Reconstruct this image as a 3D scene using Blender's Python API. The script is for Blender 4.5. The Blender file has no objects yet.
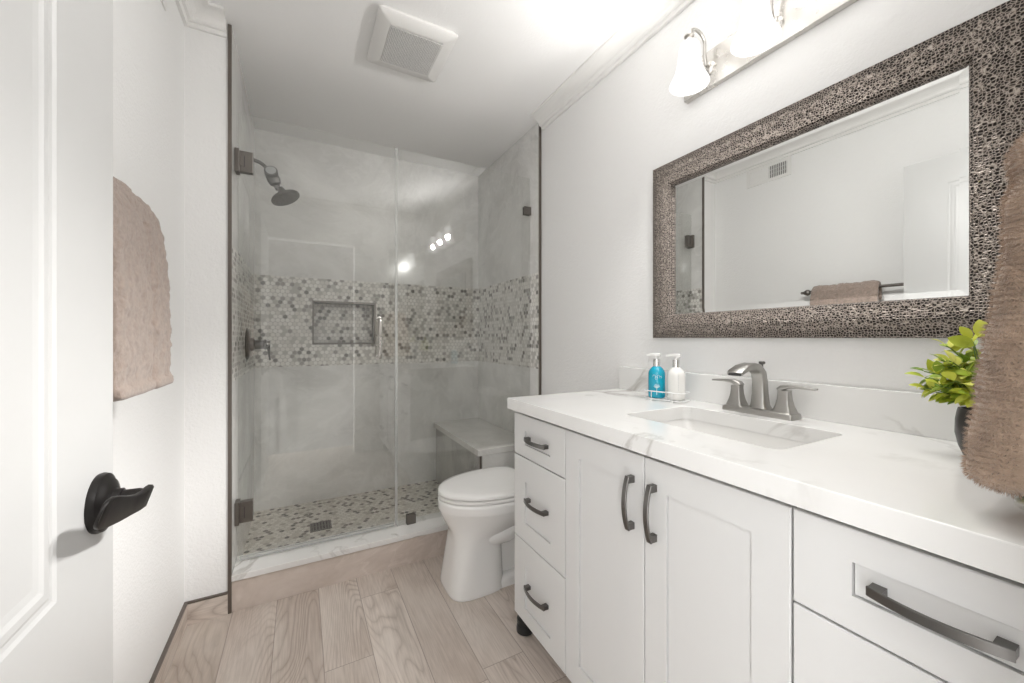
import bpy, bmesh, math, random
from math import sin, cos, pi, radians, sqrt, atan2
from mathutils import Vector, Matrix, noise
random.seed(7)
S = bpy.context.scene
C = S.collection
# ------------------------------------------------------------------ camera
YAW = math.atan(211 / 390.0)
cam = bpy.data.cameras.new('camera')
cam.sensor_width = 36.0
cam.lens = 390.0 / 1024 * 36
cam.shift_y = -(341.5 - 338.0) / 1024
cam.clip_start = 0.01
co = bpy.data.objects.new('camera', cam)
C.objects.link(co)
co.location = (0, 0, 1.14)
co.rotation_euler = (pi / 2, 0, -YAW)
S.camera = co
# ------------------------------------------------------------------ world, exposure, area lights
S.view_settings.view_transform = 'Standard'
S.view_settings.look = 'None'
S.view_settings.gamma = 1
S.view_settings.use_curve_mapping = False
S.view_settings.exposure = 0.75
w = bpy.data.worlds.new('world')
S.world = w
w.use_nodes = True
w.node_tree.nodes['Background'].inputs[0].default_value = (1.0, 1.0, 1.0, 1)
w.node_tree.nodes['Background'].inputs[1].default_value = 3.2
# white world above is added fill, let in by the doorway behind the camera
BULB_W = 66.0
DOWN_W = 5.0
SHADE_E = 1.35
# ------------------------------------------------------------------ node helpers
class NT:
    def __init__(s, name):
        s.m = bpy.data.materials.new(name); s.m.use_nodes = True
        s.t = s.m.node_tree; s.t.nodes.clear()
        s.out = s.t.nodes.new('ShaderNodeOutputMaterial')
    def n(s, typ, ins=None, **kw):
        nd = s.t.nodes.new('ShaderNode' + typ)
        for k, v in kw.items(): setattr(nd, k, v)
        for k, v in (ins or {}).items(): s.set(nd.inputs[k], v)
        return nd
    def set(s, sock, v):
        if isinstance(v, bpy.types.NodeSocket): s.t.links.new(v, sock)
        elif isinstance(v, bpy.types.Node): s.t.links.new(v.outputs[0], sock)
        else:
            if isinstance(v, tuple) and len(v) == 3 and sock.type == 'RGBA': v = v + (1,)
            sock.default_value = v
    def math(s, op, a, b=None, c=None):
        nd = s.n('Math', operation=op); s.set(nd.inputs[0], a)
        if b is not None: s.set(nd.inputs[1], b)
        if c is not None: s.set(nd.inputs[2], c)
        return nd.outputs[0]
    def vm(s, op, a, b=None):
        nd = s.n('VectorMath', operation=op); s.set(nd.inputs[0], a)
        if b is not None: s.set(nd.inputs[1], b)
        return nd.outputs['Value'] if op in ('LENGTH', 'DOT_PRODUCT', 'DISTANCE') else nd.outputs[0]
    def mix(s, f, a, b, blend='MIX'):
        nd = s.n('Mix', data_type='RGBA', blend_type=blend)
        s.set(nd.inputs[0], f); s.set(nd.inputs[6], a); s.set(nd.inputs[7], b)
        return nd.outputs[2]
    def ramp(s, f, stops):
        nd = s.n('ValToRGB'); s.set(nd.inputs[0], f)
        e = nd.color_ramp.elements
        while len(e) < len(stops): e.new(0.5)
        for i, (p, c) in enumerate(stops):
            e[i].position = p; e[i].color = tuple(c) + (1,) if len(c) == 3 else c
        return nd.outputs[0]
    def noise(s, vec, scale, detail=4, rough=.5, dist=0.0):
        return s.n('TexNoise', {'Vector': vec, 'Scale': scale, 'Detail': detail, 'Roughness': rough, 'Distortion': dist}).outputs[0]
    def pos(s): return s.n('NewGeometry').outputs['Position']
    def obj(s): return s.n('TexCoord').outputs['Object']
    def sep(s, v): return s.n('SeparateXYZ', {0: v}).outputs
    def comb(s, x, y, z): return s.n('CombineXYZ', {0: x, 1: y, 2: z}).outputs[0]
    def bump(s, h, strength=.3, dist=.002): return s.n('Bump', {'Height': h, 'Strength': strength, 'Distance': dist}).outputs[0]
    def bsdf(s, col, rough=.5, metal=0., normal=None, **kw):
        ins = {'Base Color': col, 'Roughness': rough, 'Metallic': metal}
        if normal is not None: ins['Normal'] = normal
        for k, v in kw.items(): ins[k.replace('_', ' ')] = v
        b = s.n('BsdfPrincipled', ins)
        s.t.links.new(b.outputs[0], s.out.inputs[0])
        return s.m
def plain(name, col, rough=.5, metal=0., **kw):
    t = NT(name)
    # faint tone break-up so that no surface is perfectly even
    f = t.noise(t.obj(), 18, 3)
    c = t.mix(t.math('MULTIPLY', f, .08), col, tuple(c * .8 for c in col))
    r = t.math('ADD', t.math('MULTIPLY', t.noise(t.obj(), 30, 2), .06), max(rough - .03, .02))
    return t.bsdf(c, r, metal, **kw)
# ------------------------------------------------------------------ materials
def m_wall(name, col, scale=150, strength=.22):
    t = NT(name); p = t.pos()
    n1 = t.noise(p, scale, 3, .6); n2 = t.noise(p, scale * .35, 3, .5)
    h = t.math('ADD', n1, t.math('MULTIPLY', n2, .7))
    return t.bsdf(col, .62, 0, t.bump(h, strength, .004))
M = {}
M['wall'] = m_wall('painted_wall', (.86, .855, .845), 120, .42)
M['blockwhite'] = m_wall('light_blocker_white', (.70, .695, .685), 120, .2)  # pale finish of the two added light-blocking walls beside the doorway
M['blockdark'] = m_wall('light_blocker_dark', (.13, .125, .12), 120, .2)  # dark finish of the added wall that dims the glass reflection
M['ceiling'] = m_wall('painted_ceiling', (.92, .915, .905), 100, .22)
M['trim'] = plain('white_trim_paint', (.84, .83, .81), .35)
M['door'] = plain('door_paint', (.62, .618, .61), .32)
M['cab'] = plain('cabinet_paint', (.71, .708, .70), .30)
M['gap_shadow'] = plain('painted_gap_shadow', (.07, .068, .065), .6)  # shadow colour for the front gaps; the carcass itself is white
M['porcelain'] = plain('white_porcelain', (.84, .83, .81), .09)
M['nickel'] = plain('brushed_nickel', (.62, .60, .57), .28, 1.)
M['faucet'] = plain('brushed_faucet_nickel', (.44, .43, .41), .36, 1.)
M['chrome'] = plain('polished_chrome', (.78, .78, .77), .12, 1.)
M['pewter'] = plain('pewter_metal', (.17, .163, .155), .30, 1.)
M['dkpewter'] = plain('dark_pewter', (.14, .135, .13), .30, 1.)
M['bronze'] = plain('oil_rubbed_bronze', (.018, .016, .015), .38, .55)
M['schluter'] = plain('bronze_edge_trim', (.19, .165, .145), .35, .8)
M['hinge'] = plain('brushed_bronze_hinge', (.20, .185, .17), .34, 1.)
M['black'] = plain('black_plastic', (.012, .012, .012), .3)
M['plastic'] = plain('white_plastic', (.82, .81, .79), .4)
M['slot'] = plain('dark_slot', (.05, .05, .05), .7)
M['wire'] = plain('white_wire', (.85, .85, .84), .3)

def m_quartz(name, base, vein, scale=2.2):
    t = NT(name); p = t.pos()
    n1 = t.noise(t.vm('ADD', p, (3.1, 7.7, 1.3)), scale, 6, .55, 1.1)
    v = t.math('SUBTRACT', 1., t.math('MINIMUM', t.math('MULTIPLY', t.math('ABSOLUTE', t.math('SUBTRACT', n1, .5)), 38.), 1.))
    msk = t.ramp(t.noise(p, 1.7, 3), [(.42, (0, 0, 0)), (.58, (1, 1, 1))])
    cl = t.ramp(t.noise(p, 4., 4), [(.35, (0, 0, 0)), (.8, (1, 1, 1))])
    f = t.math('MULTIPLY', t.math('MULTIPLY', v, msk), .95)
    f2 = t.math('ADD', f, t.math('MULTIPLY', cl, .10))
    return t.bsdf(t.mix(f2, base, vein), .16)
M['quartz'] = m_quartz('white_quartz', (.83, .825, .81), (.42, .40, .37))
M['curb_cap'] = m_quartz('white_marble_cap', (.80, .79, .77), (.5, .48, .45))

def marble_col(t, p, dark, mid, lite):
    wv = t.n('TexNoise', {'Vector': p, 'Scale': 1.1, 'Detail': 5.0, 'Roughness': .6, 'Distortion': .8})
    q = t.vm('ADD', p, t.vm('MULTIPLY', wv.outputs[1], (.9, .9, .9)))
    n1 = t.noise(q, 1.9, 8, .62, .6)
    base = t.ramp(n1, [(.28, dark), (.5, mid), (.74, lite)])
    n2 = t.noise(t.vm('MULTIPLY', q, (1., 1., 1.7)), 2.3, 5, .55, 1.4)
    v = t.math('SUBTRACT', 1., t.math('MINIMUM', t.math('MULTIPLY', t.math('ABSOLUTE', t.math('SUBTRACT', n2, .5)), 30.), 1.))
    return t.mix(t.math('MULTIPLY', v, .35), base, lite)
def mosaic(t, ux, uz, pitch):
    """penny rounds on a triangular lattice -> (colour, mask)"""
    h = sqrt(3) * pitch
    def cand(off):
        a = t.math('ADD', t.math('DIVIDE', ux, pitch), off); b = t.math('ADD', t.math('DIVIDE', uz, h), off)
        ra = t.math('ROUND', a); rb = t.math('ROUND', b)
        da = t.math('MULTIPLY', t.math('SUBTRACT', a, ra), pitch); db = t.math('MULTIPLY', t.math('SUBTRACT', b, rb), h)
        d = t.math('SQRT', t.math('ADD', t.math('MULTIPLY', da, da), t.math('MULTIPLY', db, db)))
        return d, t.comb(ra, rb, off * 10 + 3.3)
    d1, i1 = cand(0.); d2, i2 = cand(.5)
    sel = t.math('LESS_THAN', d2, d1)
    d = t.math('MINIMUM', d1, d2)
    idv = t.n('Mix', {0: sel, 4: i1, 5: i2}, data_type='VECTOR').outputs[1]
    wn = t.n('TexWhiteNoise', {'Vector': idv}, noise_dimensions='3D').outputs[0]
    mask = t.math('LESS_THAN', d, pitch * .45)
    return wn, mask, d
TILE = [(0, (.78, .76, .72)), (.25, (.68, .66, .62)), (.45, (.84, .825, .79)), (.70, (.48, .46, .43)), (.82, (.28, .265, .245)), (.93, (.13, .12, .11))]
FTILE = [(0, (.66, .63, .57)), (.3, (.58, .545, .48)), (.5, (.72, .69, .63)), (.76, (.42, .385, .33)), (.86, (.17, .15, .13)), (.95, (.10, .09, .08))]
def m_shower(name):
    t = NT(name); p = t.pos(); x, y, z = t.sep(p)
    u = t.math('ADD', x, y)
    col = marble_col(t, p, (.56, .553, .535), (.72, .713, .692), (.87, .863, .845))
    # joints between the large slabs
    zz = t.math('ABSOLUTE', t.math('SUBTRACT', z, 1.245))
    band = t.math('LESS_THAN', zz, .29)
    wn, mask, d = mosaic(t, u, z, .0268)
    r = t.n('ValToRGB', {0: wn}); r.color_ramp.interpolation = 'CONSTANT'
    e = r.color_ramp.elements
    while len(e) < len(TILE): e.new(.5)
    for i, (q, c) in enumerate(TILE): e[i].position = q; e[i].color = c + (1,)
    tn = t.mix(t.math('MULTIPLY', t.noise(p, 60, 3), .35), r.outputs[0], (.72, .70, .66))
    mos = t.mix(mask, (.50, .485, .455), tn)
    c = t.mix(band, col, mos)
    bh = t.math('MULTIPLY', t.math('MULTIPLY', mask, band), 1.)
    ro = t.math('ADD', .14, t.math('MULTIPLY', t.math('MULTIPLY', t.math('SUBTRACT', 1., mask), band), .5))
    return t.bsdf(c, ro, 0, t.bump(bh, .25, .0015))
M['shower'] = m_shower('shower_tile')
def m_showerfloor():
    t = NT('shower_floor_mosaic'); p = t.pos(); x, y, z = t.sep(p)
    wn, mask, d = mosaic(t, x, y, .0268)
    r = t.n('ValToRGB', {0: wn}); r.color_ramp.interpolation = 'CONSTANT'
    e = r.color_ramp.elements
    while len(e) < len(FTILE): e.new(.5)
    for i, (q, c) in enumerate(FTILE): e[i].position = q; e[i].color = c + (1,)
    c = t.mix(mask, (.56, .53, .48), r.outputs[0])
    return t.bsdf(c, t.math('SUBTRACT', .7, t.math('MULTIPLY', mask, .4)), 0, t.bump(mask, .25, .0015))
M['shower_floor'] = m_showerfloor()
def m_onyx(name, dark, mid, lite, rough=.18):
    t = NT(name)
    return t.bsdf(marble_col(t, t.pos(), dark, mid, lite), rough)
M['onyx'] = m_onyx('beige_onyx_tile', (.46, .375, .32), (.64, .555, .495), (.80, .72, .66))
M['bench_top'] = m_onyx('bench_marble', (.60, .58, .55), (.70, .69, .66), (.78, .77, .74))
M['bench_side'] = m_onyx('bench_tile', (.32, .31, .29), (.46, .45, .42), (.60, .58, .55))
def m_wood(name, vertical=False):
    t = NT(name); p = t.pos(); x, y, z = t.sep(p)
    W = .16
    if vertical:      # planks cut into baseboard strips, grain along the wall
        a = t.math('ADD', z, .0); b = t.math('ADD', x, y)
    else:
        a = t.math('ADD', x, .09 + 1.6); b = y
    row = t.math('FLOOR', t.math('DIVIDE', a, W))
    fa = t.math('SUBTRACT', t.math('DIVIDE', a, W), row)
    off = t.n('TexWhiteNoise', {'Vector': t.comb(row, 1.7, .3)}, noise_dimensions='3D').outputs[0]
    L = .92
    bb = t.math('ADD', t.math('DIVIDE', b, L), t.math('MULTIPLY', off, 3.0))
    colr = t.math('FLOOR', bb); fb = t.math('SUBTRACT', bb, colr)
    pid = t.n('TexWhiteNoise', {'Vector': t.comb(row, colr, 2.2)}, noise_dimensions='3D')
    rnd = pid.outputs[0]
    sh = t.vm('MULTIPLY', pid.outputs[1], (9., 9., 9.))
    # cathedral grain: stretched coordinates, distorted bands
    gp = t.vm('ADD', t.comb(t.math('MULTIPLY', a, 1.), t.math('MULTIPLY', b, .16), 0.), sh)
    g0 = t.noise(gp, 4.2, 2, .45, .25)
    g1 = t.math('ADD', g0, t.math('MULTIPLY', t.noise(gp, 40., 2, .5), .012))
    rings = t.math('ABSOLUTE', t.math('SINE', t.math('MULTIPLY', g1, 150.)))
    rings = t.math('POWER', rings, .45)
    fine = t.noise(t.vm('ADD', t.comb(a, t.math('MULTIPLY', b, .045), 0.), sh), 170., 3, .6)
    blot = t.noise(t.vm('ADD', t.comb(a, t.math('MULTIPLY', b, .35), 0.), sh), 6., 4, .55)
    zone = t.ramp(t.noise(gp, 2.6, 2), [(.42, (.12, .12, .12)), (.60, (.75, .75, .75))])
    base = t.ramp(rnd, [(0., (.50, .42, .355)), (.3, (.66, .58, .515)), (.6, (.57, .49, .43)), (1., (.74, .66, .595))])
    c = t.mix(t.math('MULTIPLY', t.math('SUBTRACT', 1., rings), zone), base, (.27, .205, .16))
    c = t.mix(t.ramp(fine, [(.38, (.26, .26, .26)), (.60, (0, 0, 0))]), c, (.27, .21, .17))
    c = t.mix(t.ramp(blot, [(.45, (0, 0, 0)), (.75, (.6, .6, .6))]), c, (.76, .70, .64))
    c = t.mix(t.ramp(blot, [(.28, (.5, .5, .5)), (.42, (0, 0, 0))]), c, (.42, .34, .28))
    # knots
    kv = t.n('TexVoronoi', {'Vector': t.vm('ADD', t.comb(t.math('MULTIPLY', a, 1.), t.math('MULTIPLY', b, .42), 0.), sh), 'Scale': 4.6, 'Randomness': 1.})
    kd = t.math('ADD', kv.outputs[0], t.math('MULTIPLY', t.math('SUBTRACT', blot, .5), .05))
    c = t.mix(t.ramp(kd, [(.0, (.85, .85, .85)), (.05, (.5, .5, .5)), (.13, (0, 0, 0))]), c, (.19, .135, .10))
    ea = t.math('MINIMUM', fa, t.math('SUBTRACT', 1., fa)); eb = t.math('MINIMUM', fb, t.math('SUBTRACT', 1., fb))
    gap = t.math('MINIMUM', t.math('MULTIPLY', ea, W), t.math('MULTIPLY', eb, L))
    isg = t.math('LESS_THAN', gap, .0014)
    if not vertical:
        c = t.mix(t.math('MULTIPLY', isg, .8), c, (.30, .245, .21))
    hgt = t.math('ADD', t.math('MULTIPLY', fine, .25), t.math('MULTIPLY', t.math('SUBTRACT', 1., isg), 1.))
    return t.bsdf(c, .42, 0, t.bump(hgt, .25, .0012))
M['wood'] = m_wood('wood_look_plank_tile')
M['woodbase'] = m_wood('wood_look_baseboard', True)
def m_glass():
    t = NT('clear_glass')
    lw = t.n('LayerWeight', {'Blend': .5})
    f = t.math('ADD', .06, t.math('MULTIPLY', t.math('POWER', lw.outputs['Facing'], 5.), .94))
    tr = t.n('BsdfTransparent', {'Color': (.962, .965, .958, 1)})
    gl = t.n('BsdfGlossy', {'Color': (1, 1, 1, 1), 'Roughness': .0})
    mx = t.n('MixShader', {0: f, 1: tr, 2: gl})
    t.t.links.new(mx.outputs[0], t.out.inputs[0])
    return t.m
M['glass'] = m_glass()
def m_seal():
    t = NT('clear_vinyl_seal')
    tr = t.n('BsdfTransparent', {'Color': (.85, .86, .85, 1)})
    gl = t.n('BsdfPrincipled', {'Base Color': (.8, .8, .78, 1), 'Roughness': .25})
    mx = t.n('MixShader', {0: .45, 1: tr, 2: gl.outputs[0]})
    t.t.links.new(mx.outputs[0], t.out.inputs[0])
    return t.m
M['seal'] = m_seal()
def m_mirror():
    t = NT('mirror_silver')
    return t.bsdf(t.mix(t.math('MULTIPLY', t.noise(t.obj(), 3, 2), .02), (.86, .87, .86), (.8, .8, .8)), .0, 1.)
M['mirror'] = m_mirror()
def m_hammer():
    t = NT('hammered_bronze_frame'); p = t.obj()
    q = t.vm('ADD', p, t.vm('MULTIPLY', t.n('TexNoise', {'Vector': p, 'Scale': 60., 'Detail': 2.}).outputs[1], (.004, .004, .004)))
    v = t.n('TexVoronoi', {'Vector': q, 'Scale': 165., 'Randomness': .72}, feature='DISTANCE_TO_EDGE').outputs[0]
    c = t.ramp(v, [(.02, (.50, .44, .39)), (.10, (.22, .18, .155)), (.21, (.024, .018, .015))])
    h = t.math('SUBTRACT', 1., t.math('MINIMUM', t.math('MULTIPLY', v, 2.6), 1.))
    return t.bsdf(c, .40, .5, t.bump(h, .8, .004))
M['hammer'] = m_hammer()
def m_towel(name, a, b, scale=900):
    t = NT(name); p = t.obj()
    n1 = t.noise(p, scale, 2, .6); n2 = t.noise(p, scale * .12, 4, .6)
    c = t.mix(n1, a, b)
    c = t.mix(t.ramp(n2, [(.35, (.5, .5, .5)), (.65, (0, 0, 0))]), c, tuple(k * .6 for k in a))
    return t.bsdf(c, .95, 0, t.bump(t.math('ADD', n1, t.math('MULTIPLY', n2, 2.)), .6, .003), Sheen_Weight=.35, Sheen_Roughness=.6)
M['towel'] = m_towel('taupe_towel', (.33, .25, .205), (.46, .365, .31))
M['plush'] = m_towel('plush_towel', (.43, .30, .215), (.60, .455, .35), 500)
def m_leaf():
    t = NT('leaf_green'); g = t.n('NewGeometry')
    r = g.outputs['Random Per Island']
    c = t.ramp(r, [(0., (.12, .24, .03)), (.22, (.38, .50, .05)), (.5, (.62, .68, .07)), (1., (.84, .82, .25))])
    return t.bsdf(c, .4, 0, None, Subsurface_Weight=0.0)
M['leaf'] = m_leaf()
M['stem'] = plain('stem_green', (.14, .24, .05), .5)
def m_pot():
    t = NT('black_ceramic'); p = t.obj()
    v = t.n('TexVoronoi', {'Vector': p, 'Scale': 34.}, feature='SMOOTH_F1').outputs[0]
    return t.bsdf((.045, .04, .037), .36, .1, t.bump(v, .5, .01))
M['pot'] = m_pot()
def m_emit(name, col, e):
    t = NT(name)
    lw = t.n('LayerWeight', {'Blend': .35})
    # frosted glass lit from inside: brighter where it faces us, thinner at the silhouette; part of the bulb comes straight through
    st = t.math('MULTIPLY', t.math('SUBTRACT', 1., t.math('MULTIPLY', lw.outputs['Facing'], .45)), e)
    em = t.n('Emission', {'Color': col + (1,), 'Strength': st})
    tr = t.n('BsdfTransparent', {'Color': (1, 1, 1, 1)})
    mx = t.n('MixShader', {0: .32, 1: em.outputs[0], 2: tr.outputs[0]})
    t.t.links.new(mx.outputs[0], t.out.inputs[0])
    return t.m
M['shade'] = m_emit('lit_frosted_shade', (1., .985, .96), SHADE_E)
M['blue'] = plain('blue_soap', (.0, .36, .52), .12, 0., Coat_Weight=.5)
M['lotion'] = plain('white_lotion_bottle', (.84, .83, .80), .2)
M['ink'] = plain('pale_print', (.70, .88, .92), .5)
M['inkgrey'] = plain('grey_print', (.55, .55, .54), .5)
M['rubber'] = plain('grey_button', (.42, .43, .43), .5)
# ------------------------------------------------------------------ mesh helpers
def new(): return bmesh.new()
def box(bm, x0, x1, y0, y1, z0, z1, bev=0., seg=2):
    vs = [bm.verts.new((x, y, z)) for x in (x0, x1) for y in (y0, y1) for z in (z0, z1)]
    f = [(0, 1, 3, 2), (4, 6, 7, 5), (0, 4, 5, 1), (2, 3, 7, 6), (0, 2, 6, 4), (1, 5, 7, 3)]
    fs = [bm.faces.new([vs[i] for i in q]) for q in f]
    if bev > 0:
        es = list({e for q in fs for e in q.edges})
        bmesh.ops.bevel(bm, geom=es, offset=bev, segments=seg, profile=.5, affect='EDGES')
    return bm
def loft(bm, rings, closed=True, cap0=True, cap1=True):
    R = [[bm.verts.new(p) for p in r] for r in rings]
    n = len(R[0])
    for a, b in zip(R, R[1:]):
        for i in range(n if closed else n - 1):
            j = (i + 1) % n
            bm.faces.new((a[i], a[j], b[j], b[i]))
    if closed and cap0: bm.faces.new(list(reversed(R[0])))
    if closed and cap1: bm.faces.new(R[-1])
    return bm
def frame_of(axis):
    axis = Vector(axis).normalized()
    up = Vector((0, 0, 1)) if abs(axis.z) < .9 else Vector((1, 0, 0))
    u = axis.cross(up).normalized(); v = u.cross(axis).normalized()
    return axis, u, v
def lathe(bm, c, axis, prof, seg=32, cap0=True, cap1=True):
    """prof: (distance along the axis, radius)"""
    a, u, v = frame_of(axis); c = Vector(c)
    rings = [[c + a * h + (u * cos(2 * pi * k / seg) - v * sin(2 * pi * k / seg)) * max(r, 1e-4) for k in range(seg)] for h, r in prof]
    return loft(bm, rings, True, cap0, cap1)
def tube(bm, pts, rad, seg=12, ry=None):
    pts = [Vector(p) for p in pts]
    n = len(pts); rings = []
    pu = None
    for i, p in enumerate(pts):
        d = (pts[min(i + 1, n - 1)] - pts[max(i - 1, 0)]).normalized()
        if pu is None:
            a, u, v = frame_of(d)
        else:
            u = (pu - d * pu.dot(d)).normalized(); v = u.cross(d).normalized()
        pu = u
        r = rad[i] if isinstance(rad, (list, tuple)) else rad
        r2 = r if ry is None else (ry[i] if isinstance(ry, (list, tuple)) else ry)
        rings.append([p + u * r * cos(2 * pi * k / seg) - v * r2 * sin(2 * pi * k / seg) for k in range(seg)])
    return loft(bm, rings)
def bez(p0, p1, p2, p3, n=12):
    p0, p1, p2, p3 = map(Vector, (p0, p1, p2, p3))
    return [p0 * (1 - t) ** 3 + p1 * 3 * t * (1 - t) ** 2 + p2 * 3 * t * t * (1 - t) + p3 * t ** 3 for t in [i / n for i in range(n + 1)]]
def rect_strip(bm, path, wdir, width, thick):
    """rectangular section swept along a path; wdir stays the width axis"""
    path = [Vector(p) for p in path]; wd = Vector(wdir).normalized(); n = len(path); rings = []
    for i, p in enumerate(path):
        d = (path[min(i + 1, n - 1)] - path[max(i - 1, 0)]).normalized()
        t = d.cross(wd).normalized()
        w_ = (width[i] if isinstance(width, (list, tuple)) else width) / 2
        h_ = (thick[i] if isinstance(thick, (list, tuple)) else thick) / 2
        c = min(w_, h_) * .35
        rings.append([p + wd * a + t * b for a, b in ((-w_, -h_ + c), (-w_ + c, -h_), (w_ - c, -h_), (w_, -h_ + c), (w_, h_ - c), (w_ - c, h_), (-w_ + c, h_), (-w_, h_ - c))])
    return loft(bm, rings)
def rrect(x0, x1, y0, y1, r, z, n=6):
    pts = []
    for cx, cy, a0 in ((x1 - r, y1 - r, 0), (x0 + r, y1 - r, 90), (x0 + r, y0 + r, 180), (x1 - r, y0 + r, 270)):
        for k in range(n + 1):
            a = radians(a0 + 90 * k / n)
            pts.append((cx + r * cos(a), cy + r * sin(a), z))
    return pts
def obj(name, bm, mat, parent=None, smooth=False, label=None, kind=None, ang=35):
    bmesh.ops.recalc_face_normals(bm, faces=bm.faces)
    me = bpy.data.meshes.new(name)
    if parent is not None:
        off = Vector((0, 0, 0)); q = parent
        while q is not None:
            off += Vector(q.location); q = q.parent
        bmesh.ops.translate(bm, verts=bm.verts, vec=-off)
    bm.to_mesh(me); bm.free()
    me.materials.append(M[mat] if isinstance(mat, str) else mat)
    if smooth:
        me.shade_smooth()
        try: me.set_sharp_from_angle(angle=radians(ang))
        except Exception: pass
    o = bpy.data.objects.new(name, me); C.objects.link(o)
    if parent is not None: o.parent = parent
    if label: o['label'] = label
    if kind: o['kind'] = kind
    return o
def thing(name, label, cat, loc=(0, 0, 0), group=None):
    o = bpy.data.objects.new(name, None); C.objects.link(o)
    o.location = loc; o['label'] = label; o['category'] = cat
    o.empty_display_size = .05
    if group: o['group'] = group
    return o
def tag(o, label, cat, group=None):
    o['label'] = label; o['category'] = cat
    if group: o['group'] = group
    return o
def struct(name, bm, mat, label, cat, parent=None, smooth=False):
    o = obj(name, bm, mat, parent, smooth)
    if parent is None:
        o['kind'] = 'structure'; o['label'] = label; o['category'] = cat
    return o
# ------------------------------------------------------------------ room dimensions
XL, XR, YF, YS, YB, ZC = -.407, 1.27, 0.0, 1.98, 2.89, 2.44
XSL, XSR = -.254, 1.255          # tiled faces inside the shower
ZSF, ZCURB, YG = .06, .155, 2.08
# ------------------------------------------------------------------ structure
bm = new(); box(bm, -.60, 1.45, -.30, 2.10, -.08, 0); struct('floor', bm, 'wood', 'taupe wood-look plank tile floor running towards the shower', 'floor')
bm = new(); box(bm, -.55, 1.45, -.15, 3.05, ZC, ZC + .08); struct('ceiling', bm, 'ceiling', 'textured off-white ceiling over room and shower', 'ceiling')
bm = new(); box(bm, XL - .1, XL, -.12, 1.98, 0, ZC); struct('wall_left', bm, 'wall', 'off-white textured wall behind the towel bar', 'wall')
bm = new(); box(bm, XL - .1, XSL - .008, 1.98, 3.0, 0, ZC); struct('wall_stub', bm, 'wall', 'narrow white return wall left of the shower glass', 'wall')
bm = new(); box(bm, XR, XR + .1, -.12, 1.98, 0, ZC); struct('wall_right', bm, 'wall', 'off-white textured wall behind vanity, mirror and toilet', 'wall')
bm = new()
box(bm, XL - .1, -.28, -.12, 0, 0, ZC); box(bm, .47, XR + .1, -.12, 0, 0, ZC); box(bm, -.28, .47, -.12, 0, 2.06, ZC)
struct('wall_front', bm, 'wall', 'white wall with the doorway, at the end of the vanity', 'wall')
bm = new(); box(bm, -.85, 1.05, -1.75, -1.65, -1.2, 2.5); struct('light_block_glass', bm, 'blockdark', 'added dark wall outside the doorway that keeps glare out of the shower glass', 'wall')  # unseen, added to darken what the shower glass reflects of the doorway
bm = new(); box(bm, .62, .70, -.75, -.12, 0, 2.5); struct('light_block_door', bm, 'blockwhite', 'added wall right of the doorway that keeps light off the open door', 'wall')  # unseen, added to block fill from striking the open door
bm = new(); box(bm, -.60, -.52, -.50, -.12, 0, 2.5); struct('light_block_vanity', bm, 'blockwhite', 'added white wall left of the doorway that keeps light off the near vanity', 'wall')  # unseen, added to cut and soften fill on the near cabinet fronts
# tiled shower walls
bm = new(); box(bm, XSL - .008, XSL, 1.985, YB, 0, ZC); struct('wall_shower_left', bm, 'shower', 'tiled shower wall carrying the shower head and valve', 'wall')
bm = new(); box(bm, XSR, XR + .1, 1.98, YB + .1, 0, ZC); struct('wall_shower_right', bm, 'shower', 'tiled shower wall above the bench', 'wall')
NX0, NX1, NZ0, NZ1 = .069, .462, 1.10, 1.384
bm = new()
x0, x1 = XSL - .008, XSR
box(bm, x0, x1, YB + .09, YB + .14, 0, ZC)
box(bm, x0, NX0, YB, YB + .09, 0, ZC); box(bm, NX1, x1, YB, YB + .09, 0, ZC)
box(bm, NX0, NX1, YB, YB + .09, 0, NZ0); box(bm, NX0, NX1, YB, YB + .09, NZ1, ZC)
struct('wall_shower_back', bm, 'shower', 'tiled back wall of the shower with mosaic band and niche', 'wall')
bm = new(); e = .012
box(bm, NX0 - .004, NX0 + e - .004, YB - .003, YB + .085, NZ0, NZ1); box(bm, NX1 - e + .004, NX1 + .004, YB - .003, YB + .085, NZ0, NZ1)
box(bm, NX0 - .004, NX1 + .004, YB - .003, YB + .085, NZ0 - .004, NZ0 + e - .004); box(bm, NX0 - .004, NX1 + .004, YB - .003, YB + .085, NZ1 - e + .004, NZ1 + .004)
struct('trim_1', bm, 'hinge', 'brushed metal edging around the shower niche', 'trim')
bm = new(); box(bm, XSL, XSR, 2.13, YB, 0, ZSF); struct('floor_shower', bm, 'shower_floor', 'mosaic shower floor of pale and grey round tiles', 'floor')
bm = new(); box(bm, XSL, XSR, 1.98, 2.13, 0, .128); struct('curb', bm, 'onyx', 'beige onyx-look shower curb below the white cap', 'curb')
bm = new(); box(bm, XSL, XSR, 1.972, 2.14, .128, ZCURB, .003); struct('trim_2', bm, 'curb_cap', 'white marble cap on the shower curb', 'trim')
# bronze edge strips at the ends of the tiling
bm = new(); box(bm, XSL - .012, XSL + .001, 1.974, 1.986, 0, ZC - .003); struct('trim_3', bm, 'schluter', 'bronze edge strip on the corner of the return wall', 'trim')
bm = new(); box(bm, XSR - .002, XSR + .012, 1.972, 1.981, 0, ZC - .003); struct('trim_4', bm, 'schluter', 'dark edge strip between right wall and shower tile', 'trim')
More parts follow.
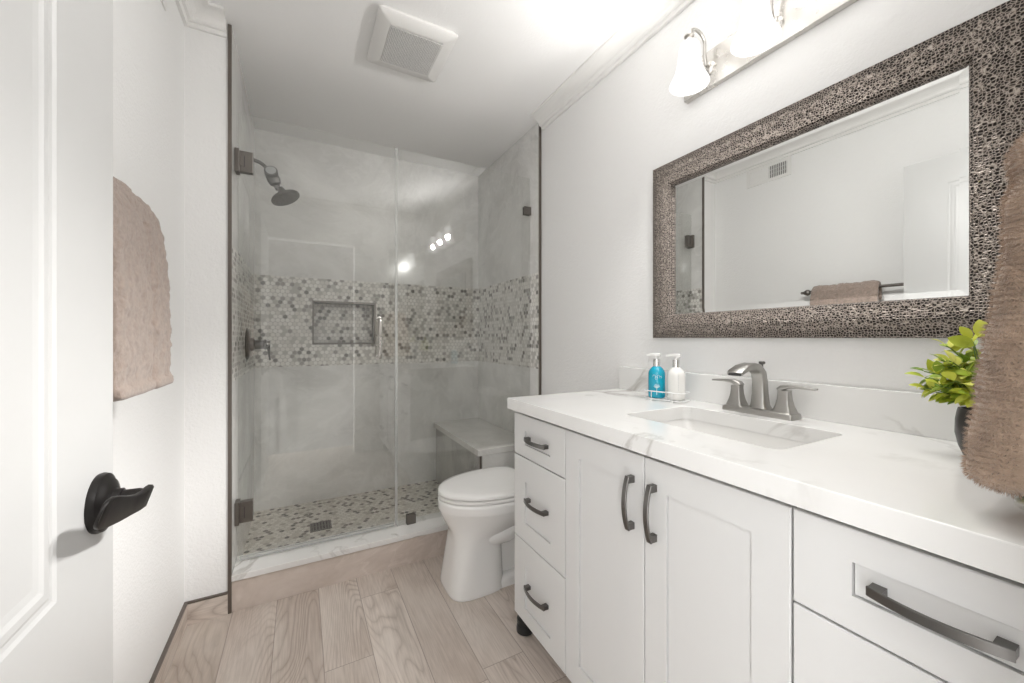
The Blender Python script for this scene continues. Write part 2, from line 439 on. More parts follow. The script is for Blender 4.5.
# baseboards cut from the plank tile
def baseboard(name, x0, x1, y0, y1, label):
    bm = new(); box(bm, x0, x1, y0, y1, 0, .085)
    o = struct(name, bm, 'woodbase', label, 'baseboard')
    bm = new(); box(bm, x0 - (0 if x1 - x0 > .05 else .0), x1 + (.001 if x1 - x0 < .05 else 0), y0 - (.001 if y1 - y0 < .05 else 0), y1, .085, .092)
    obj('edge_strip', bm, 'schluter', o, label='thin dark metal strip')
baseboard('baseboard_left', XL, XL + .011, 0, 1.98, 'wood-look tile baseboard with dark top strip along the left wall')
baseboard('baseboard_stub', XL + .011, XSL - .012, 1.969, 1.98, 'short wood-look tile baseboard under the return wall')
baseboard('baseboard_right', XR - .011, XR, 1.30, 1.972, 'wood-look tile baseboard behind the toilet')
# crown moulding, one mitred run
def crown(path, prof, name, label):
    P = [Vector((a, b)) for a, b in path]
    n = len(P); bm = new(); rings = []
    for i, p in enumerate(P):
        def nrm(a, b):
            d = (b - a).normalized(); return Vector((d.y, -d.x))      # right of travel
        if i == 0: m = nrm(P[0], P[1])
        elif i == n - 1: m = nrm(P[-2], P[-1])
        else:
            a = nrm(P[i - 1], p); b = nrm(p, P[i + 1]); m = (a + b) / (1 + a.dot(b))
        rings.append([(p.x + m.x * o, p.y + m.y * o, z) for o, z in prof])
    loft(bm, rings)
    return struct(name, bm, 'trim', label, 'trim')
cp = [(0, 2.378), (.012, 2.378), (.016, 2.386), (.016, 2.392), (.026, 2.394), (.032, 2.400)]
cp += [(.032 + .052 * (1 - cos(a)), 2.400 + .030 * sin(a)) for a in [radians(x) for x in (15, 30, 45, 60, 75, 90)]]
cp += [(.092, 2.430), (.096, 2.434), (.096, ZC), (0, ZC)]
crown([(XR, 1.955), (XR, YF), (XL, YF), (XL, 1.98), (-.268, 1.98)], cp, 'trim_5', 'white crown moulding around the top of the walls')
# entry door standing open along the left wall
DX, DY0, DY1 = -.2545, .05, .82
def panel_rings(bm, x_face, y0, y1, z0, z1, steps):
    """mould stepping into the door face: steps = (inset, depth)"""
    rings = []
    for ins, dep in steps:
        rings.append([(x_face - dep, y0 + ins, z0 + ins), (x_face - dep, y1 - ins, z0 + ins), (x_face - dep, y1 - ins, z1 - ins), (x_face - dep, y0 + ins, z1 - ins)])
    loft(bm, rings, True, False, True)
def door_mesh():
    bm = new()
    ps = [(.205, .663, .21, .66), (.205, .663, .827, 1.90)]
    ys = sorted({DY0, DY1, .205, .663}); zs = sorted({.012, 2.035, .21, .66, .827, 1.90})
    for i in range(len(ys) - 1):
        for j in range(len(zs) - 1):
            cy, cz = (ys[i] + ys[i + 1]) / 2, (zs[j] + zs[j + 1]) / 2
            if any(a < cy < b and c < cz < d for a, b, c, d in ps): continue
            vs = [bm.verts.new((DX, y, z)) for y, z in ((ys[i], zs[j]), (ys[i + 1], zs[j]), (ys[i + 1], zs[j + 1]), (ys[i], zs[j + 1]))]
            bm.faces.new(vs)
    for a, b, c, d in ps:
        panel_rings(bm, DX, a, b, c, d, [(0, 0), (.005, .002), (.010, .0025), (.014, .0015), (.022, .0015), (.028, .0035), (.037, .0045)])
    bt = .035
    vs = [[bm.verts.new((x, y, z)) for y, z in ((DY0, .012), (DY1, .012), (DY1, 2.035), (DY0, 2.035))] for x in (DX, DX - bt)]
    for k in range(4): bm.faces.new((vs[0][k], vs[0][(k + 1) % 4], vs[1][(k + 1) % 4], vs[1][k]))
    bm.faces.new(vs[1])
    bmesh.ops.remove_doubles(bm, verts=bm.verts, dist=1e-5)
    return bm
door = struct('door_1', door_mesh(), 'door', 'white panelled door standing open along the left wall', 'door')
LY, LZ = .769, .905
bm = new()
lathe(bm, (DX, LY, LZ), (1, 0, 0), [(0, .0405), (.004, .0415), (.009, .040), (.012, .034), (.015, .031), (.017, .024), (.0185, .0175), (.021, .0165), (.026, .0165), (.0262, .0135), (.044, .013), (.050, .011)], 40)
lev = obj('door_lever', bm, 'bronze', door, True, 'matt black lever handle with round rosette')
bm = new()
# the blade: folds back from the neck end and widens into a leaf pointing at the hinge side
pth = [(-.2105, .785, .9045), (-.2055, .782, .904), (-.2035, .774, .9035), (-.2055, .757, .9035), (-.2090, .737, .905), (-.2120, .715, .909), (-.2140, .692, .915), (-.2150, .675, .920), (-.2155, .664, .922), (-.2155, .657, .9235), (-.2150, .653, .924)]
rect_strip(bm, pth, (.30, .10, .95), [.020, .028, .031, .029, .028, .033, .038, .039, .035, .026, .012], [.006, .008, .009, .009, .008, .007, .006, .005, .005, .004, .003])
obj('blade', bm, 'bronze', lev, True, ang=60)
bm = new()
for z in (.25, 1.05, 1.82): tube(bm, [(DX + .004, DY0 - .006, z - .045), (DX + .004, DY0 - .006, z + .045)], .006, 10)
obj('hinge', bm, 'bronze', door, True)
# ------------------------------------------------------------------ vanity cabinet
XF = .705                                    # face of drawers and doors
VY0, VY1 = .012, 1.285
t = thing('vanity_cabinet', 'white shaker vanity cabinet along the right wall under the quartz top', 'cabinet', (.98, .65, 0))
bm = new()
box(bm, XF + .019, XR - .004, VY0, VY0 + .018, .118, .874); box(bm, XF + .019, XR - .004, VY1 - .018, VY1, .118, .874, .001)
box(bm, XF + .019, XR - .004, VY0, VY1, .118, .136); box(bm, XR - .022, XR - .004, VY0, VY1, .118, .874)
for y in (.343, .964): box(bm, XF + .02, XR - .02, y - .009, y + .009, .13, .874)
box(bm, XF + .09, XF + .105, VY0 + .02, VY1 - .02, .02, .118)
obj('body', bm, 'cab', t)
bm = new(); box(bm, XF + .0185, XF + .0195, VY0 + .004, VY1 - .002, .122, .874); obj('gap_shadow_sheet', bm, 'gap_shadow', t, label='dark sheet painting the shadow in the gaps behind the fronts')  # near-black sheet puts the gap shadow into colour
def shaker(y0, y1, z0, z1, py0, py1, pz0, pz1, dep=.0045, th=.018):
    bm = new(); c = .0015
    def R(x, a, b, c_, d): return [(x, a, c_), (x, b, c_), (x, b, d), (x, a, d)]
    loft(bm, [R(XF + th, y0, y1, z0, z1), R(XF + c, y0, y1, z0, z1), R(XF, y0 + c, y1 - c, z0 + c, z1 - c),
              R(XF, py0, py1, pz0, pz1), R(XF + .010, py0 + .0002, py1 - .0002, pz0 + .0002, pz1 - .0002),
              R(XF + .010, py0 + .0020, py1 - .0020, pz0 + .0020, pz1 - .0020), R(XF + dep, py0 + .0022, py1 - .0022, pz0 + .0022, pz1 - .0022)])
    return bm
def pull(cy, cz, axis, L, xb, bow=.012):
    """bow pull: two block feet and an arched flat strap"""
    bm = new(); A = Vector((0, 1, 0)) if axis == 'y' else Vector((0, 0, 1)); W = Vector((0, 0, 1)) if axis == 'y' else Vector((0, 1, 0))
    c = Vector((xb, cy, cz)); out = Vector((-1, 0, 0)); h = L / 2; n = 18
    for s in (-1, 1):
        f = []
        for o_, k in ((0, .0062), (.010, .0058), (.019, .0056)):
            p = c + A * (s * (h - .008)) + out * o_
            f.append([p + A * (a * .008) + W * (b * k) for a, b in ((-1, -1), (1, -1), (1, 1), (-1, 1))])
        loft(bm, f)
    path = [c + A * (h * u) + out * (.017 + bow * (1 - u * u)) for u in [(-1 + 2 * i / n) for i in range(n + 1)]]
    rect_strip(bm, path, W, .0135, .005)
    return bm
def drawer(y0, y1, z0, z1, p, hc, label):
    o = obj('drawer', shaker(y0, y1, z0, z1, *p), 'cab', t, label=label)
    obj('handle', pull((p[0] + p[1]) / 2, hc, 'y', .128, XF + .0045), 'pewter', o, True, ang=40)
drawer(.966, 1.284, .713, .862, (1.045, 1.205, .757, .807), .784, None)
drawer(.966, 1.284, .411, .709, (1.045, 1.205, .476, .625), .568, None)
drawer(.966, 1.284, .118, .407, (1.045, 1.205, .170, .318), .262, None)
drawer(.013, .341, .713, .862, (.092, .264, .765, .814), .789, None)
drawer(.013, .341, .411, .709, (.092, .264, .476, .625), .568, None)
drawer(.013, .341, .118, .407, (.092, .264, .170, .318), .262, None)
for (y0, y1, p, hy) in ((.656, .962, (.720, .898, .19, .790), .690), (.345, .653, (.408, .592, .19, .795), .623)):
    o = obj('door', shaker(y0, y1, .118, .862, *p), 'cab', t)
    obj('handle', pull(hy, .745, 'z', .128, XF), 'pewter', o, True, ang=40)
for (x, y) in ((.768, 1.312), (.762, .06), (1.19, 1.262), (1.19, .06)):
    bm = new(); lathe(bm, (x, y, 0), (0, 0, 1), [(0, .030), (.004, .034), (.018, .034), (.028, .031), (.031, .027), (.034, .027), (.037, .032), (.052, .032), (.056, .027), (.062, .018), (.12, .017)], 28)
    obj('foot', bm, 'black', t, True, 'black round foot')
# ------------------------------------------------------------------ countertop with sink cut-out
CX0, CX1, CY0, CY1, CZ0, CZ1 = .685, XR, .002, 1.303, .875, .915
SX0, SX1, SY0, SY1, SR = .842, 1.122, .432, .860, .024
def slab_with_hole():
    bm = new()
    outer = [bm.verts.new(p) for p in ((CX0, CY0, CZ1), (CX1, CY0, CZ1), (CX1, CY1, CZ1), (CX0, CY1, CZ1))]
    inner = [bm.verts.new(p) for p in rrect(SX0, SX1, SY0, SY1, SR, CZ1)]
    es = [bm.edges.new((L[i], L[(i + 1) % len(L)])) for L in (outer, inner) for i in range(len(L))]
    bmesh.ops.triangle_fill(bm, use_beauty=True, use_dissolve=False, edges=es)
    r = bmesh.ops.extrude_face_region(bm, geom=list(bm.faces))
    vs = [v for v in r['geom'] if isinstance(v, bmesh.types.BMVert)]
    bmesh.ops.translate(bm, verts=vs, vec=(0, 0, CZ0 - CZ1))
    bmesh.ops.recalc_face_normals(bm, faces=bm.faces)
    ed = [e for e in bm.edges if len(e.link_faces) == 2 and e.calc_face_angle(0) > 1. and abs(e.verts[0].co.z - e.verts[1].co.z) < 1e-5 and e.verts[0].co.z > CZ1 - .001]
    bmesh.ops.bevel(bm, geom=ed, offset=.002, segments=2, profile=.5, affect='EDGES')
    return bm
t = thing('countertop', 'white quartz countertop with faint grey veins on the vanity cabinet', 'countertop', (.98, .65, CZ0))
obj('slab', slab_with_hole(), 'quartz', t)
bm = new(); box(bm, XR - .021, XR - .001, CY0, CY1, CZ1, CZ1 + .098, .0015); tag(obj('backsplash', bm, 'quartz'), 'low white quartz upstand along the wall behind sink and plant', 'backsplash')
t = thing('sink', 'white rectangular undermount sink set into the quartz countertop', 'sink', (.97, .65, .76))
bm = new()
rg = [rrect(SX0 - .002 + i, SX1 + .002 - i, SY0 - .002 + j, SY1 + .002 - j, max(SR + k, .01), z) for i, j, k, z in
      ((0, 0, 0, CZ0 - .001), (.002, .002, 0, .862), (.008, .012, .004, .83), (.016, .03, .008, .797), (.03, .05, .02, .782), (.05, .075, .03, .776), (.095, .17, .01, .772))]
loft(bm, rg, True, False, True)
obj('basin', bm, 'porcelain', t, True, ang=60)
bm = new(); lathe(bm, (.975, .65, .7722), (0, 0, 1), [(0, .022), (.003, .022), (.004, .019), (.002, .016), (.002, .012), (.006, .010), (.007, .004)], 24); obj('drain', bm, 'chrome', t, True)
# ------------------------------------------------------------------ faucet
FX, FYc, FZ = 1.195, .668, CZ1
t = thing('faucet', 'brushed nickel two-handle faucet with arched spout behind the sink', 'faucet', (FX, FYc, FZ))
bm = new()
loft(bm, [rrect(FX - a, FX + a, FYc - b, FYc + b, .006, FZ + z, 3) for a, b, z in ((.028, .1, 0), (.028, .1, .010), (.026, .098, .015), (.020, .09, .0185))])
obj('base', bm, 'faucet', t, True)
bm = new()
# spout: flared foot, rising column, wide arch ending in an open lip
P = [(FX + .006, FYc, FZ + .014), (FX + .004, FYc, FZ + .028), (FX + .004, FYc, FZ + .06), (FX + .003, FYc, FZ + .095), (FX - .004, FYc, FZ + .122), (FX - .022, FYc, FZ + .138), (FX - .05, FYc, FZ + .143), (FX - .085, FYc, FZ + .139), (FX - .112, FYc, FZ + .129), (FX - .120, FYc, FZ + .124)]
rect_strip(bm, P, (0, 1, 0), [.056, .044, .038, .036, .036, .037, .039, .042, .045, .045], [.046, .036, .030, .027, .026, .023, .020, .016, .012, .010])
obj('spout', bm, 'faucet', t, True, ang=50)
bm = new(); box(bm, FX - .122, FX - .1165, FYc - .018, FYc + .018, FZ + .119, FZ + .127, .001); obj('outlet', bm, 'slot', t, label='dark open lip of the spout')
bm = new(); tube(bm, [(FX + .014, FYc, FZ + .125), (FX + .014, FYc, FZ + .150)], .003, 10); lathe(bm, (FX + .014, FYc, FZ + .146), (0, 0, 1), [(0, .004), (.003, .0085), (.008, .0085), (.010, .006)], 16)
obj('lift_rod', bm, 'dkpewter', t, True)
for s in (1, -1):
    hy = FYc + s * .068; bm = new()
    loft(bm, [rrect(FX - a + .002, FX + a + .002, hy - b, hy + b, min(a, b) * .35, FZ + z, 3) for a, b, z in
              ((.024, .027, .014), (.022, .024, .022), (.017, .019, .036), (.0135, .0155, .053), (.0125, .0145, .068), (.0125, .0145, .078))])
    rect_strip(bm, [(FX + .002, hy - s * .013, FZ + .078), (FX + .002, hy - s * .004, FZ + .085), (FX + .002, hy + s * .012, FZ + .090), (FX + .002, hy + s * .035, FZ + .0905), (FX, hy + s * .06, FZ + .0895), (FX, hy + s * .078, FZ + .0885)],
               (1, 0, 0), [.024, .026, .025, .022, .019, .016], [.012, .014, .011, .008, .0065, .005])
    obj('lever', bm, 'faucet', t, True, ang=50)
# ------------------------------------------------------------------ soap bottles in a wire caddy
BZ = CZ1 + .008
def bottle(name, x, y, mat, label, marks):
    t = thing(name, label, 'soap bottle', (x, y, BZ))
    bm = new(); lathe(bm, (x, y, BZ), (0, 0, 1), [(0, .026), (.002, .0285), (.006, .0298), (.085, .0298), (.094, .0285), (.103, .024), (.110, .017), (.114, .012), (.118, .0115)], 40)
    obj('body', bm, mat, t, True)
    bm = new(); lathe(bm, (x, y, BZ + .114), (0, 0, 1), [(0, .0122), (.026, .0122), (.0265, .010)], 28); obj('collar', bm, 'chrome', t, True, 'silver collar')
    bm = new(); tube(bm, [(x, y, BZ + .139), (x, y, BZ + .152)], .0075, 14)
    rect_strip(bm, [(x + .006, y - .013, BZ + .155), (x + .0, y, BZ + .156), (x - .008, y + .018, BZ + .1555), (x - .014, y + .032, BZ + .153)], (.9, .44, 0), [.018, .02, .014, .010], [.011, .012, .010, .007])
    obj('pump', bm, 'plastic', t, True, 'white pump head')
    # printing on the side that faces the room
    d0 = atan2(-y, -x)
    bm = new()
    for pts, w_ in marks:
        q = [(x + .0301 * cos(d0 + a), y + .0301 * sin(d0 + a), BZ + z) for a, z in pts]
        tube(bm, q, w_, 5)
    obj('print', bm, 'ink' if mat == 'blue' else 'inkgrey', t, True, 'pale printing')
sc = []
for k, a0 in enumerate((-.45, -.2, .05, .3)):
    sc.append(([(-a0 + .13 * cos(q) * (1 + .3 * (k % 2)), .073 + .007 * sin(q) * (1.6 if k in (1, 3) else 1)) for q in [i * .45 for i in range(7 + 2 * (k % 3))]], .00055))
sc.append(([(0, .012), (0, .045)], .0009))
for k in range(7):
    an = radians(15 + 25 * k)
    sc.append(([(0, .036), (.36 * cos(an), .040 + .012 * sin(an))], .0009))
sc.append(([(-.7, .018), (.7, .018)], .0007))
bottle('soap_bottle', 1.148, 1.006, 'blue', 'turquoise blue pump soap bottle in the wire caddy', sc)
mk = [([(.25, .035 + .008 * k), (.25, .039 + .008 * k)], .0009) for k in range(7)] + [([(-.35, .020), (.35, .020)], .0007), ([(-.3, .026), (.2, .026)], .0006)]
bottle('soap_bottle', 1.166, .936, 'lotion', 'white pump lotion bottle in the wire caddy', mk)
t = thing('soap_caddy', 'white wire caddy holding the blue and white pump bottles', 'caddy', (1.157, .971, CZ1))
d = Vector((.018, -.07, 0)).normalized(); nrm = Vector((d.y, -d.x, 0)); cc = Vector((1.157, .971, 0))
def cad(z, a=.073, b=.037, r=.02):
    out = []
    for sx, sy, a0 in ((1, 1, 0), (-1, 1, 90), (-1, -1, 180), (1, -1, 270)):
        for k in range(6):
            an = radians(a0 + 18 * k)
            out.append(cc + d * (sx * (a - r) + r * cos(an)) + nrm * (sy * (b - r) + r * sin(an)) + Vector((0, 0, z)))
    return out + [out[0], out[1]]
bm = new(); tube(bm, cad(CZ1 + .034), .0018, 8); tube(bm, cad(CZ1 + .006), .0018, 8)
for u in (-.045, -.02, 0, .02, .045): tube(bm, [cc + d * u - nrm * .037 + Vector((0, 0, CZ1 + .0055)), cc + d * u + nrm * .037 + Vector((0, 0, CZ1 + .0055))], .0011, 6)
obj('wire_frame', bm, 'wire', t, True)
for sx in (-1, 1):
    for sy in (-1, 1):
        q = cc + d * (sx * .038) + nrm * (sy * .037)
        bm = new(); tube(bm, [q + Vector((0, 0, CZ1 + .034)), q + Vector((0, 0, CZ1 + .004))], .0014, 6); lathe(bm, q + Vector((0, 0, CZ1)), (0, 0, 1), [(0, .0035), (.004, .0035), (.007, .002)], 10)
        obj('leg', bm, 'wire', t, True)
# ------------------------------------------------------------------ potted plant
PX, PY = 1.120, .216
t = thing('potted_plant', 'small artificial plant with yellow-green leaves in dented black pot', 'plant', (PX, PY, CZ1))
bm = new()
rings = []
for h, r in ((0, .028), (.004, .031), (.02, .037), (.045, .0415), (.07, .041), (.085, .0385), (.092, .037), (.092, .034), (.084, .033)):
    rings.append([(PX + r * (1 + .035 * noise.noise(Vector((cos(a) * 2, sin(a) * 2, h * 40)))) * cos(a), PY + r * (1 + .035 * noise.noise(Vector((cos(a) * 2, sin(a) * 2, h * 40)))) * sin(a), CZ1 + h) for a in [2 * pi * k / 36 for k in range(36)]])
loft(bm, rings); obj('pot', bm, 'pot', t, True, 'dented black pot', ang=60)
bs = new(); bl = new()
def leaf(bm, base, dr, up, L, W):
    dr = Vector(dr).normalized(); side = dr.cross(Vector(up)).normalized(); n_ = side.cross(dr).normalized()
    base = Vector(base); rows = []
    for i, (s_, w_) in enumerate(((0, .06), (.12, .45), (.3, .85), (.5, 1.), (.7, .88), (.88, .5), (1., .05))):
        c = base + dr * (L * s_) + n_ * (L * .22 * (s_ - s_ * s_) - L * .12 * s_ * s_)
        rows.append([c - side * (W * w_ / 2) + n_ * (W * .12 * w_), c, c + side * (W * w_ / 2) + n_ * (W * .12 * w_)])
    vs = [[bm.verts.new(p) for p in r] for r in rows]
    for a, b in zip(vs, vs[1:]):
        bm.faces.new((a[0], a[1], b[1], b[0])); bm.faces.new((a[1], a[2], b[2], b[1]))
rs = random.Random(11)
sprigs = [((-.045, .115, .085), .0), ((-.07, .06, .13), 0), ((.01, .09, .105), 0), ((-.03, .075, .165), 0), ((-.01, .03, .18), 0), ((-.06, .02, .10), 0), ((.04, .03, .12), 0), ((-.09, .015, .055), 0), ((-.03, .095, .05), 0), ((.03, -.03, .13), 0), ((-.05, -.04, .12), 0), ((-.095, .07, .07), 0), ((.05, .06, .08), 0), ((-.02, .055, .10), 0), ((-.06, .11, .06), 0), ((-.03, .12, .10), 0), ((-.08, .09, .10), 0), ((0, .10, .06), 0), ((-.05, .08, .13), 0), ((-.09, .045, .085), 0)]
for (dx, dy, dz), _ in sprigs:
    dx, dy, dz = dx * .62, dy * .66, dz * .80 - .012
    p0 = Vector((PX + dx * .15, PY + dy * .15, CZ1 + .085)); p3 = Vector((PX + dx, PY + dy, CZ1 + .09 + dz))
    pts = bez(p0, p0 + Vector((dx * .1, dy * .1, dz * .5)), p3 - Vector((dx * .4, dy * .4, dz * .1)), p3, 10)
    tube(bs, pts, .0011, 6)
    for i in range(3, 11):
        tdir = (pts[min(i + 1, 10)] - pts[i - 1]).normalized()
        for s in (-1, 1):
            if i == 10 and s == 1: continue
            ang = rs.uniform(0, 6.28)
            sd = tdir.cross(Vector((cos(ang), sin(ang), .3))).normalized()
            dr = (sd * (.9 if i < 10 else .1) + tdir * rs.uniform(.3, .8) + Vector((0, 0, .15)))
            L = rs.uniform(.020, .031)
            leaf(bl, pts[i], dr, (rs.uniform(-.4, .4) - .3, rs.uniform(-.4, .4), 1), L, L * rs.uniform(.54, .70))
# two taller leaves standing above the rest
for tip, dr in (((.0, .004, .172), (-.1, .15, 1)), ((-.006, .016, .160), (-.5, .6, .35))):
    p0 = Vector((PX, PY, CZ1 + .085)); p3 = Vector((PX, PY, CZ1 + .05)) + Vector(tip)
    tube(bs, bez(p0, p0 + Vector((0, 0, .05)), p3 - Vector((0, 0, .03)), p3, 8), .001, 6)
    leaf(bl, p3, dr, (-.9, -.3, .2), .038, .024)
obj('stems', bs, 'stem', t, True); obj('foliage', bl, 'leaf', t, True, 'yellow-green leaves')
# ------------------------------------------------------------------ wall mirror
MY0, MY1, MZ0, MZ1, FW = .178, 1.115, 1.140, 1.818, .091
t = thing('wall_mirror', 'large mirror in wide hammered bronze frame above the sink', 'mirror', (XR, .65, 1.14))
bm = new()
rg = []
for ins, x in ((0, 0), (0, .017), (.003, .021), (FW * .5, .027), (FW - .010, .024), (FW - .004, .020), (FW, .010), (FW, .0)):
    rg.append([(XR - .002 - x, MY0 + ins, MZ0 + ins), (XR - .002 - x, MY1 - ins, MZ0 + ins), (XR - .002 - x, MY1 - ins, MZ1 - ins), (XR - .002 - x, MY0 + ins, MZ1 - ins)])
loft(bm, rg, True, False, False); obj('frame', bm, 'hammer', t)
bm = new(); g = FW - .006
def mr(x, i): return [(XR - x, MY0 + i, MZ0 + i), (XR - x, MY1 - i, MZ0 + i), (XR - x, MY1 - i, MZ1 - i), (XR - x, MY0 + i, MZ1 - i)]
loft(bm, [mr(.004, g), mr(.0082, g), mr(.0100, g + .020)]); obj('mirror_glass', bm, 'mirror', t)
t = thing('side_mirror', 'frameless mirror on the doorway wall at the end of the countertop', 'mirror', (1.0, 0, 1.1))
bm = new(); box(bm, .80, 1.17, .001, .006, 1.10, 2.06, .001); obj('mirror_glass', bm, 'mirror', t)
for x in (.86, 1.11):
    for z in (1.10, 2.06):
        bm = new(); box(bm, x - .008, x + .008, .001, .009, z - .008, z + .008, .001); obj('clip', bm, 'chrome', t)
# ------------------------------------------------------------------ vanity light
t = thing('vanity_light', 'brushed nickel bar light with three lit bell shades above mirror', 'wall light', (XR, .65, 2.08))
bm = new(); box(bm, XR - .022, XR - .001, .325, .968, 2.013, 2.140, .002); obj('back_plate', bm, 'nickel', t)
for yb in (.755, .54):
    bm = new(); lathe(bm, (XR - .022, yb, 2.075), (-1, 0, 0), [(0, .008), (.004, .008), (.008, .004)], 14); obj('screw_cap', bm, 'nickel', t, True)
LX = 1.138
for y in (.862, .647, .432):
    bm = new()
    lathe(bm, (XR - .022, y, 2.075), (-1, 0, 0), [(0, .020), (.006, .020), (.010, .014)], 20)
    P = [(XR - .028, y, 2.075), (XR - .045, y, 2.08), (XR - .052, y, 2.11)] + [(LX + .04 + .04 * cos(a), y, 2.145 + .035 * sin(a)) for a in [radians(q) for q in range(0, 181, 20)]] + [(LX, y, 2.125)]
    tube(bm, P, .0055, 10)
    lathe(bm, (LX, y, 2.118), (0, 0, 1), [(0, .024), (.004, .024), (.012, .012), (.022, .010), (.026, .016), (.030, .016), (.032, .008)], 24)
    a = obj('arm', bm, 'nickel', t, True)
    bm = new(); prof = [(2.122, .0245), (2.115, .029), (2.10, .0325), (2.08, .0345), (2.06, .0365), (2.04, .040), (2.02, .0465), (2.005, .0535), (1.993, .0595), (1.985, .0625)]
    prof2 = prof + [(1.9835, .0615)] + [(z, r - .004) for z, r in reversed(prof[:-1])]
    lathe(bm, (LX, y, 0), (0, 0, 1), prof2, 40, False, False); obj('shade', bm, 'shade', t, True, ang=70)
    # bulb spot with its aim chosen to fill the far room, and the light leaving through the open foot of the shade
    for pw, cone, ax_ in ((BULB_W, 146, (-.84, .39, .37)), (DOWN_W, 122, (-.60, .15, -.78))):
        l = bpy.data.lights.new('bulb_light', 'SPOT'); l.energy = pw; l.shadow_soft_size = .020; l.color = (1, .985, .965)
        l.spot_size = radians(cone); l.spot_blend = .3
        lo = bpy.data.objects.new('bulb_light', l); C.objects.link(lo); lo.parent = t
        lo.location = Vector((LX, y, 2.03)) - Vector(t.location)
        lo.rotation_euler = Vector(ax_).to_track_quat('-Z', 'Y').to_euler()
# ------------------------------------------------------------------ exhaust fan on the ceiling
t = thing('exhaust_fan', 'square white exhaust fan cover with grey grille on the ceiling', 'exhaust fan', (.43, 1.73, ZC))
fx0, fx1, fy0, fy1 = .266, .590, 1.565, 1.908
bm = new()
loft(bm, [rrect(fx0 + i, fx1 - i, fy0 + i, fy1 - i, r, z, 4) for i, r, z in ((.01, .01, ZC), (.01, .01, ZC - .010), (0, .012, ZC - .012), (0, .012, ZC - .017), (.010, .014, ZC - .026), (.052, .008, ZC - .032), (.0555, .006, ZC - .029))])
obj('cover', bm, 'plastic', t, True, ang=30)
gx0, gx1, gy0, gy1 = .322, .540, 1.630, 1.853
bm = new(); box(bm, gx0, gx1, gy0, gy1, ZC - .0305, ZC - .0295); obj('grille_back', bm, 'slot', t, label='dark inside of the grille')
bm = new(); N = 34
for i in range(N + 1):
    x = gx0 + (gx1 - gx0) * i / N; box(bm, x - .0009, x + .0009, gy0, gy1, ZC - .0335, ZC - .031)
    y = gy0 + (gy1 - gy0) * i / N; box(bm, gx0, gx1, y - .0009, y + .0009, ZC - .0332, ZC - .0312)
obj('grille', bm, 'plastic', t, label='fine square-mesh grille')
# ------------------------------------------------------------------ air vent high on the left wall (seen in the mirror)
t = thing('air_vent', 'white two-section air register high on the left wall', 'air vent', (XL, 1.6, 2.25))
vy0, vy1, vz0, vz1 = 1.425, 1.725, 2.25, 2.378
bm = new()
box(bm, XL, XL + .006, vy0, vy1, vz0, vz0 + .022, .001); box(bm, XL, XL + .006, vy0, vy1, vz1 - .022, vz1, .001)
for a, b in ((vy0, vy0 + .025), (vy1 - .025, vy1), (1.569, 1.581)): box(bm, XL, XL + .006, a, b, vz0 + .02, vz1 - .02)
obj('frame', bm, 'plastic', t)
bm = new(); box(bm, XL, XL + .001, vy0 + .02, vy1 - .02, vz0 + .02, vz1 - .02); obj('duct', bm, 'slot', t)
for a, b, s in ((vy0 + .025, 1.569, -1), (1.581, vy1 - .025, 1)):
    bm = new(); n = 10
    for i in range(n):
        y = a + (b - a) * (i + .5) / n
        loft(bm, [[(XL + .0015, y - .0045 * s - .0006, z), (XL + .0055, y + .004 * s - .0006, z), (XL + .0055, y + .004 * s + .0006, z), (XL + .0015, y - .0045 * s + .0006, z)] for z in (vz0 + .022, vz1 - .022)])
    for k in (1, 2): box(bm, XL + .002, XL + .005, a, b, vz0 + .022 + (vz1 - vz0 - .044) * k / 3 - .001, vz0 + .022 + (vz1 - vz0 - .044) * k / 3 + .001)
    obj('louvers', bm, 'plastic', t)
# ------------------------------------------------------------------ towel bar and its towel
BX, BZT, by0, by1 = -.335, 1.430, .79, 1.298
t = thing('towel_bar', 'bronze-nickel towel bar with pointed finials on left wall', 'towel bar', (XL, 1.09, BZT))
bm = new(); tube(bm, [(BX, by0 + .01, BZT), (BX, by1 - .01, BZT)], .0085, 14); obj('bar', bm, 'hinge', t, True)
for y, s in ((by0, -1), (by1, 1)):
    bm = new()
    lathe(bm, (XL, y - s * .03, BZT), (1, 0, 0), [(0, .028), (.005, .028), (.009, .021), (.014, .013), (.05, .010), (.06, .014), (.075, .015), (.085, .010)], 24)
    obj('bracket', bm, 'hinge', t, True)
    bm = new(); lathe(bm, (BX, y - s * .016, BZT), (0, s, 0), [(0, .012), (.006, .016), (.014, .0195), (.022, .018), (.034, .011), (.042, .0075), (.045, .009), (.050, .008), (.054, .002)], 24)
    obj('finial', bm, 'hinge', t, True)
